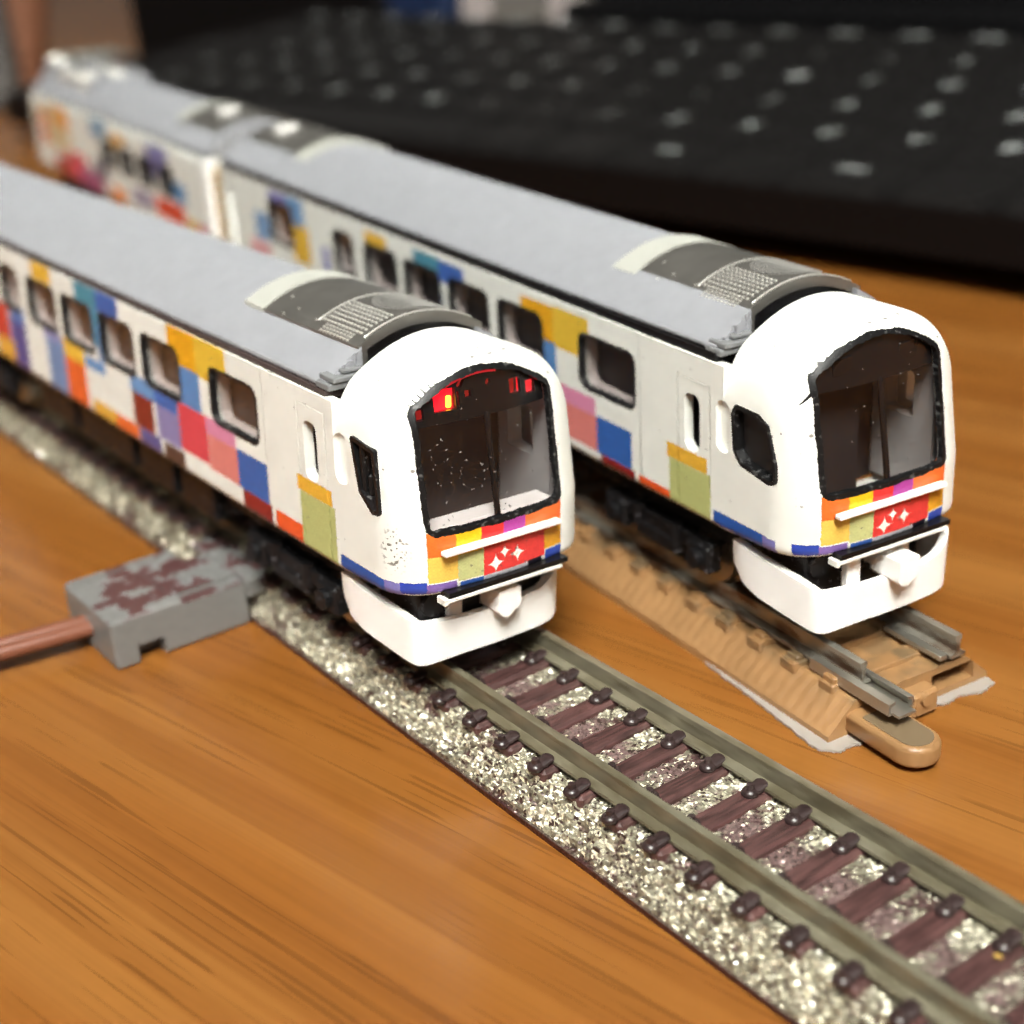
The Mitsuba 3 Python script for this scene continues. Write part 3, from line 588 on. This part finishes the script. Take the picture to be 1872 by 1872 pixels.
# ------------------------------------------------------------------ left track
tl = thing('ballasted_track', 'model railway track with glittering grey ballast and maroon sleepers under the left car', 'model track')
PITCH, X00, XA, XB = 4.648, 15.347, -170.0, 100.0     # sleepers at X00 + k * PITCH
SLX = [X00 + PITCH * k for k in range(-39, 19)]
yb = [-9.39, -9.39, -9.2, -6.9, -6.4, 6.4, 6.9, 9.2, 9.39, 9.39]; zbq = [0, .50, .62, 3.30, 3.45, 3.45, 3.30, .62, .50, 0]
sarc = np.r_[0, np.cumsum(np.hypot(np.diff(yb), np.diff(zbq)))]
def ballast(xa, xb, dx, dy, amp):
    xs = np.arange(xa, xb + dx / 2, dx); ss = np.arange(0, sarc[-1] + dy / 2, dy); ss = np.clip(np.unique(np.r_[ss, sarc]), 0, sarc[-1])
    Y, Z = np.interp(ss, sarc, yb), np.interp(ss, sarc, zbq)
    gx, gi = np.meshgrid(xs, np.arange(len(ss)), indexing='ij'); gy, gz = Y[gi], Z[gi]
    P = np.stack([gx, gy, gz], -1)
    n1 = meshkit.noise(np.stack([gx * 2.3, gy * 2.3, gz * 2.3], -1), 3); n2 = meshkit.noise(np.stack([gx * 4.1, gy * 4.1, gz * 4.1], -1), 5)
    ins = np.clip((9.36 - np.abs(gy)) / .3, 0, 1) * (gz > .45)
    mid = np.clip((np.abs(gy) - 2.2) / 1.6, .45, 1)
    h = ((n1 - .5) * 1.25 + (n2 - .5) * .8) * amp * ins * np.where(np.abs(gy) < 6.2, mid * .7, 1)
    P[..., 2] += h; P[..., 1] += np.sign(gy) * h * .7 * (np.abs(gy) > 6.4)
    P[..., :2] += (rng.random(P[..., :2].shape) - .5) * dx * .5 * ins[..., None]
    big = meshkit.fbm(np.stack([gx * .22, gy * .22, gz * .22], -1), 3, 9); fl = meshkit.noise(np.stack([gx * 3.2, gy * 3.2, gz * 3.2], -1), 11)
    wash = meshkit.noise(np.stack([gx * .9, gy * .9, gz * .9], -1), 15)
    inner = np.exp(-(gy / 2.3) ** 2)
    paint = (n1 * .75 + n2 * .35 + (big - .5) * 1.3 + .12 - .50 * inner)
    t = np.clip((paint - .34) / .18, 0, 1) * ins
    maroon = np.array([.055, .020, .019]); olive = np.array([.30, .28, .205]); pale = np.array([.86, .82, .66]); mauve = np.array([.20, .13, .125])
    base = maroon + (mauve - maroon) * (np.clip(inner + .3 * wash, 0, 1) * ins)[..., None]
    c = base + (olive * (.6 + .7 * wash)[..., None] - base) * t[..., None]
    f = np.clip((fl - .72) / .08, 0, 1) * np.clip(t + .25, 0, 1) * ins * np.where(np.abs(gy) > 6, 1, .9 - .6 * inner)
    c = c + (pale - c) * f[..., None]
    P[..., 2] += f * .14
    nx, ny = len(xs), len(ss)
    i, j = np.meshgrid(np.arange(nx - 1), np.arange(ny - 1), indexing='ij')
    q = np.stack([i * ny + j, (i + 1) * ny + j, (i + 1) * ny + j + 1, i * ny + j + 1], -1).reshape(-1, 4)
    F = np.vstack([q[:, [0, 1, 2]], q[:, [0, 2, 3]]])
    V, C = P.reshape(-1, 3), c.reshape(-1, 3)
    V = V[F].reshape(-1, 3)                              # faceted, so that the chips glint one by one
    nq = len(q); rv = rng.random(nq) * .62 + fl[i, j].reshape(-1) * .38; tq = (t[i, j]).reshape(-1); iq = ins[i, j].reshape(-1); nr = (np.abs(gy[i, j]) / 2.6).clip(0, 1).reshape(-1)
    Cq = (C[q[:, 0]] + C[q[:, 2]]) / 2
    Cq = Cq * (.55 + .8 * rng.random(nq))[:, None]
    hi = ((rv > .69) & (iq > .5) & (rng.random(nq) < .25 + .75 * tq) & (rng.random(nq) < .35 + .65 * nr))[:, None]
    lo = ((rv < .25) & (iq > .5))[:, None]
    Cq = np.where(hi, pale * (.85 + .35 * rng.random(nq))[:, None], np.where(lo, np.array([.05, .03, .025]), Cq))
    C = np.repeat(np.concatenate([Cq, Cq]), 3, axis=0)
    return V, np.arange(len(V)).reshape(-1, 3), C
parts = [ballast(XA, -46, .5, .5, .55), ballast(-46, 74, .19, .19, .46), ballast(74, XB, .5, .5, .55)]
V = np.vstack([p[0] for p in parts]); C = np.vstack([p[2] for p in parts]); F = np.arange(len(V)).reshape(-1, 3)
put(tl, 'ballast_bed', (V, F), 'm_ballast', color=C)
def rail_poly(yc, zf, zt, head=.74, foot=1.8):
    return Polygon([(yc - foot / 2, zf), (yc + foot / 2, zf), (yc + foot / 2, zf + .28), (yc + .2, zf + .55), (yc + .2, zt - .62), (yc + head / 2, zt - .48), (yc + head / 2, zt - .06), (yc + head / 2 - .07, zt), (yc - head / 2 + .07, zt), (yc - head / 2, zt - .06), (yc - head / 2, zt - .48), (yc - .2, zt - .62), (yc - .2, zf + .55), (yc - foot / 2, zf + .28)])
for s in (-1, 1): put(tl, 'rail', front(rail_poly(4.93 * s, 4.15, 6.34), XA, XB), 'm_rail', smooth=25)
def sleeper_mesh(seed):
    r = random.Random(seed)
    b = bx(-1.05, 1.05, -7.15, 7.15, 2.8, 4.05, .3)
    for k in range(5): b = b - bx(-.8 + k * .38 + r.uniform(-.05, .05), -.74 + k * .38 + r.uniform(-.05, .05), -3.8, 3.8, 4.02, 4.3)
    return b
SLV = [mikit.ply(sleeper_mesh(k), 'm_sleeper') for k in range(4)]
def lump(ys):
    """rail chair: a two lobed plastic cleat with a bolt"""
    parts = [m3.Manifold.hull(m3.Manifold.compose([m3.Manifold.sphere(.52, 14).scale((1.15, 1, .62)).translate((0, ys * .1, 4.25)), m3.Manifold.sphere(.42, 14).scale((1.5, 1, .7)).translate((0, -ys * .55, 4.45))])),
             m3.Manifold.sphere(.62, 16).scale((1.05, 1.0, .75)).translate((0, ys * .62, 4.2)), m3.Manifold.cylinder(.5, .33, .28, 12).translate((0, ys * .58, 4.45))]
    o = (parts[0] + parts[1] + parts[2]).scale((1.08, 1.12, 1.0))
    return mikit.ply(o, 'm_chair', smooth=35)
LUMP_P, LUMP_N = lump(1.0), lump(-1.0)
for i, x in enumerate(SLX):
    k = put(tl, 'sleeper', SLV[i % 4], None, shift(x, 0, 0, rnd.uniform(-.006, .006)))
    if -135 < x <= -62: put(k, 'rail_chair', LUMP_N, None, shift(x, -6.6, 0))
    if x > -62:
        for yy, L in ((-6.5, LUMP_N), (-3.72, LUMP_P), (3.72, LUMP_N), (6.5, LUMP_P)):
            put(k, 'rail_chair', L, None, shift(x + rnd.uniform(-.05, .05), yy - (.25 if yy > 5 else 0), -.75 if yy > 5 else 0))
fk = thing('yellow_fleck', 'tiny yellow paint fleck lying on a maroon sleeper at the right edge', 'fleck')
put(fk, None, m3.Manifold.sphere(.28, 12).scale((1.3, .9, .4)).translate((48.3, 2.0, 4.2)), 'm_yellow', smooth=True)

# ------------------------------------------------------------------ right track: old brown roadbed
tr = thing('brown_track', 'weathered brown plastic track piece with cut rail ends under the right car', 'model track')
XE = 3.3
xs = np.arange(-60, XE + .01, .16); xs = np.r_[np.arange(-290, -60, 2.0), xs]
yq = np.array([-9.4, -9.4, -9.15, -6.6, -6.3, 6.3, 6.6, 9.15, 9.4, 9.4]); zq = np.array([0, .8, 1.0, 3.35, 3.45, 3.45, 3.35, 1.0, .8, 0])
sa = np.r_[0, np.cumsum(np.hypot(np.diff(yq), np.diff(zq)))]; ss = np.unique(np.r_[np.arange(0, sa[-1], .3), sa])
gx, gi = np.meshgrid(xs, np.arange(len(ss)), indexing='ij'); gy, gz = np.interp(ss, sa, yq)[gi], np.interp(ss, sa, zq)[gi]
P = np.stack([gx, gy, gz], -1)
slope = ((np.abs(gy) > 6.5) & (np.abs(gy) < 9.2) & (gz > .95)).astype(float)
rib = np.sin(gx * 4.6 + 2.2 * meshkit.noise(np.stack([gx * .9, gy * .7, gz], -1), 2)) * .5 + (meshkit.noise(np.stack([gx * 1.4, gy * 1.2, gz * 1.2], -1), 4) - .5) * 1.6
P[..., 2] += rib * .055 * slope; P[..., 1] += np.sign(gy) * rib * .045 * slope
P[..., 2] += (meshkit.noise(np.stack([gx * 1.1, gy * 1.1, gz * 0], -1), 6) - .5) * .25 * (np.abs(gy) < 6.3)
nx, ny = len(xs), len(ss); i, j = np.meshgrid(np.arange(nx - 1), np.arange(ny - 1), indexing='ij')
q = np.stack([i * ny + j, (i + 1) * ny + j, (i + 1) * ny + j + 1, i * ny + j + 1], -1).reshape(-1, 4)
Vr = P.reshape(-1, 3); e0 = (nx - 1) * ny
cap = Polygon([(a, b) for a, b in P[-1][:, 1:]]).difference(sbox(2.5, .9, 7.6, 2.7))
put(tr, 'roadbed', [(Vr, q), front(cap.buffer(-.02), XE - 5, XE + .02), bx(XE - 6, XE - 4.9, 2.2, 8, .5, 3)], 'm_brown', TRK_R, smooth=40)
for k in range(27):
    x = .1 - 4.85 * k
    b = bx(x - 1.0, x + 1.0, -7.3, 7.3, 2.9, 4.0, .12) if k else bx(x - 1.0, x + .9, -7.0, 7.0, 2.9, 3.85, .12)
    if k < 16:
        for yy in (-6.3, -3.6, 3.6, 6.3): b = b + bx(x - .75, x + .75, yy - .45, yy + .45, 3.6, 4.45, .15)
    put(tr, 'sleeper', b, 'm_brown', TRK_R)
put(tr, 'rail', front(rail_poly(-4.93, 4.15, 6.34), -290, 2.6), 'm_oldrail', TRK_R, smooth=25)
put(tr, 'rail', front(rail_poly(4.93, 4.15, 6.34), -290, 3.9), 'm_oldrail', TRK_R, smooth=25)
jp = Polygon([(-6.3, 3.7), (-3.5, 3.7), (-3.5, 4.75), (-4.2, 4.85), (-4.2, 4.62), (-3.75, 4.55), (-3.75, 3.95), (-6.05, 3.95), (-6.05, 4.55), (-5.6, 4.62), (-5.6, 4.95), (-6.3, 4.8)])
put(tr, 'rail_joiner', [front(jp, -2.8, 7.2), bx(7.1, 8.0, -5.9, -4.0, 3.7, 3.95)], 'm_joiner', TRK_R)
put(tr, 'rail_joiner', [bx(-3.6, 3.6, 3.1, 4.0, 4.05, 4.62, .08)], 'm_joiner', TRK_R)
tongue = Polygon([(XE - 1, -7.45), (9.2, -7.45)] + [(9.2 + 2.2 * math.sin(a), -5.25 - 2.2 * math.cos(a)) for a in np.linspace(0, math.pi, 20)] + [(XE - 1, -3.05)])
core = tongue.buffer(-.55)
put(tr, 'tongue', m3.Manifold.hull(polyz(tongue, 1.0, 2.0) + polyz(tongue.buffer(-.12), .7, 2.3) + polyz(tongue.buffer(-.38), .5, 2.5)), 'm_brown', TRK_R, smooth=50)
put(tr, 'tongue_pad', polyz(affinity.translate(core.intersection(sbox(XE + 1.2, -20, 30, 20)).buffer(-.35).buffer(.3), 0, 0), 2.3, 2.56), 'm_joiner' if False else 'm_tonguepad', TRK_R)
put(tr, 'end_lug', [bx(XE - .5, XE + 1.6, -1.2, 1.9, .2, 2.6, .3), cyl((XE + 1.2, .2, 2.0), (XE + 2.0, .2, 2.0), .6, 14)], 'm_brown', TRK_R, smooth=30)
film = [(-14, -9.5), (-11, -9.75), (-8.1, -9.85), (-5.5, -10.1), (-2.5, -10.3), (.4, -10.5), (2.4, -10.8), (3.4, -10.7), (4.4, -9.9), (4.9, -9.3), (4.7, -8.3), (5.0, -7.2), (4.6, -6.4), (3.9, -3), (4.2, 0), (4.0, 1.8), (4.5, 3.5), (4.2, 5.2), (4.9, 7.1), (4.5, 9.2), (2, 9.4), (-14, 9.2)]
fp = []
for a, b in zip(film, film[1:] + film[:1]):
    for t in np.linspace(0, 1, 6, endpoint=False): fp.append((a[0] + (b[0] - a[0]) * t + rnd.uniform(-.09, .09), a[1] + (b[1] - a[1]) * t + rnd.uniform(-.09, .09)))
put(tr, 'backing_film', polyz(Polygon(fp).buffer(0), .06, .28), 'm_film', TRK_R, label='ragged pale film sticking out under the track end')

# ------------------------------------------------------------------ the feeder plug with its cable
fd = thing('track_feeder', 'grey plastic track feeder plug with worn maroon paint and a copper coloured cable', 'track feeder')
H = bx(-48.2, -35.7, -24.3, -9.5, 0, 5.3, .28)
H = H - bx(-37.9, -30, -21.9, -19.0, -1, 2.0) - bx(-60, -52, 0, 1, 0, 1)
H = H - bx(-37.3, -34, -24.35 + 7.7, -9.7 + .0, 4.75, 6).translate((0, 0, 0)) - bx(-47, -46.6, -24, -14, 5.1, 6) - bx(-49, -44, -12.5, -9, 3.0, 6)
H = H - bx(-44.0, -38.6, -17.3, -17.0, 5.12, 6) - bx(-42, -39, -15, -14.4, 5.05, 6)
# sits slightly raised on its outer end
tilt = np.eye(4)
put(fd, 'housing', H, 'm_feeder', tilt, smooth=20)
put(fd, 'housing_lip', [bx(-48.6, -36.0, -9.55, -7.2, 2.6, 4.9, .3), bx(-47.4, -42.8, -7.4, -5.9, 2.9, 4.6, .25), bx(-41.4, -37.2, -7.4, -6.2, 2.9, 4.5, .25)], 'm_feeder', smooth=20)
c1 = [(-42.6 - .015 * t * t * .1 - .13 * t, -24.0 - t, 2.55 - .0 * t) for t in np.linspace(-1.0, 60, 30)]
put(fd, 'cable', [tube([(x - .62, y, z + .12) for x, y, z in c1], .78, 12), tube([(x + .62, y, z - .12) for x, y, z in c1], .78, 12)], 'm_cable', smooth=True)

# ------------------------------------------------------------------ background: keyboard and dim things behind
kb = thing('computer_keyboard', 'blurred black computer keyboard behind the trains', 'keyboard')
kp = rr(-270, 190, -13.5, 103, 3)
base = polyz(kp, -10.2, -3.2)
put(kb, 'case', [base], 'm_kbody', KEYB)
put(kb, 'case_rim', [polyz(kp.difference(kp.buffer(-3)), -3.25, -2.2)], 'm_kbody', KEYB)
def keycap(x0, x1, y0, y1):
    lo = np.array([(x, y, -3.2) for x in (x0, x1) for y in (y0, y1)]); hi = np.array([(x, y, .0) for x in (x0 + 1.7, x1 - 1.7) for y in (y0 + 1.4, y1 - 2.0)])
    md = np.array([(x, y, -.4) for x in (x0 + 1.3, x1 - 1.3) for y in (y0 + 1.0, y1 - 1.6)])
    return m3.Manifold.hull_points(np.vstack([lo, md, hi]))
G = 18.73
ROWS = [(-5.0 + G * 0, -268 + 30, ''), (-5 + G, 11.4 - 14 * G, 'ZXCVBNM,./'), (-5 + 2 * G, 3.0 - 14 * G, 'ASDFGHJKL;:]'), (-5 + 3 * G, -3.4 - 13 * G, 'QWERTYUIOP@['), (-5 + 4 * G, 8.1 - 14 * G, '1234567890-^'), (-5 + 5 * G + 2, 2 - 14 * G, '')]
def key(x, y, w, txt, d=16.6):
    k = put(kb, 'key', keycap(x - w / 2, x + w / 2, y - d / 2, y + d / 2), 'm_key', KEYB)
    if txt:
        t = meshkit.text_mesh(txt, 4.4 if len(txt) < 3 else 2.8, .12, bold=True); t.apply_translation([x - (t.bounds[0, 0] + t.bounds[1, 0]) / 2, y + (.6 if len(txt) < 3 else 0) - (t.bounds[0, 1] + t.bounds[1, 1]) / 2, -.02])
        put(k, 'legend', t, 'm_legend', KEYB)
for r, (y, xs0, chars) in enumerate(ROWS):
    if r == 0:
        x = -262.0
        for w, t in ((22, 'Ctrl'), (18, 'Fn'), (18, ''), (20, 'Alt'), (20, ''), (92, ''), (20, ''), (20, ''), (20, 'Alt'), (18, ''), (22, 'Ctrl'), (18, ''), (18, ''), (18, ''), (18, '')):
            key(x + w / 2, y, w - 1.6, t); x += w + 1.2
        continue
    for n in range(24):
        x = xs0 + G * n
        if x < -254 or x > 178: continue
        ci = n - 2
        t = chars[ci % len(chars)] if chars and 0 <= ci < 22 else ('F%d' % ((n % 12) + 1) if r == 5 else '')
        key(x, y, 17.0, t, 16.6 if r < 5 else 11)
mo = thing('dark_monitor', 'black monitor front behind the keyboard, at the top right', 'monitor')
put(mo, 'bezel', polyz(sbox(-150, 0, 230, 150).difference(sbox(-138, 16, 218, 138)), 0, 14), 'm_screen', DESK @ np.array([[1, 0, 0, 0], [0, .12, -1, 138], [0, .99, .12, 26], [0, 0, 0, 1.0]]))
put(mo, 'screen', polyz(sbox(-139, 15, 219, 139), 3, 11), 'm_screen', DESK @ np.array([[1, 0, 0, 0], [0, .12, -1, 138], [0, .99, .12, 26], [0, 0, 0, 1.0]]))
put(mo, 'foot', [bx(-147, 200, 108, 150, 0, 30, 2)], 'm_screen', DESK)
pc = thing('pale_case', 'small pale grey plastic case standing behind the keyboard', 'case')
put(pc, 'shell', [bx(-199, -148, 118, 140, 0, 70, 2)], 'm_palecase', DESK)
put(pc, 'rib', [bx(-199.5, -186, 116.5, 118.5, 4, 68, .8), bx(-160, -147.5, 116.5, 118.5, 4, 68, .8)], 'm_liner', DESK)
bb = thing('blue_box', 'small blue box beside the pale grey case', 'box')
put(bb, None, bx(-246, -214, 124, 142, 0, 62, 2), 'm_blue', DESK)
bc = thing('black_case', 'long black case behind the left end of the keyboard', 'case')
put(bc, None, bx(-420, -250, 126, 150, 0, 40, 3), 'm_screen', DESK)
bc2 = thing('black_case', 'black case at the top left, beyond the brown strip of table', 'case')
put(bc2, None, bx(-520, -425, 199, 240, 0, 60, 4), 'm_screen', DESK)
tp = thing('tan_post', 'pinkish tan rounded upright post at the upper left corner', 'post')
put(tp, None, cyl((-468, 118, 0), (-452, 132, 80), 9.5, 28, 8.5), 'm_tan', smooth=30)
gc = thing('grey_case', 'grey case at the far left edge beside the tan post', 'case')
put(gc, None, bx(-20, 20, -40, 10, 0, 60, 3), 'm_greycase', shift(-478, 84, 0, math.radians(150)))
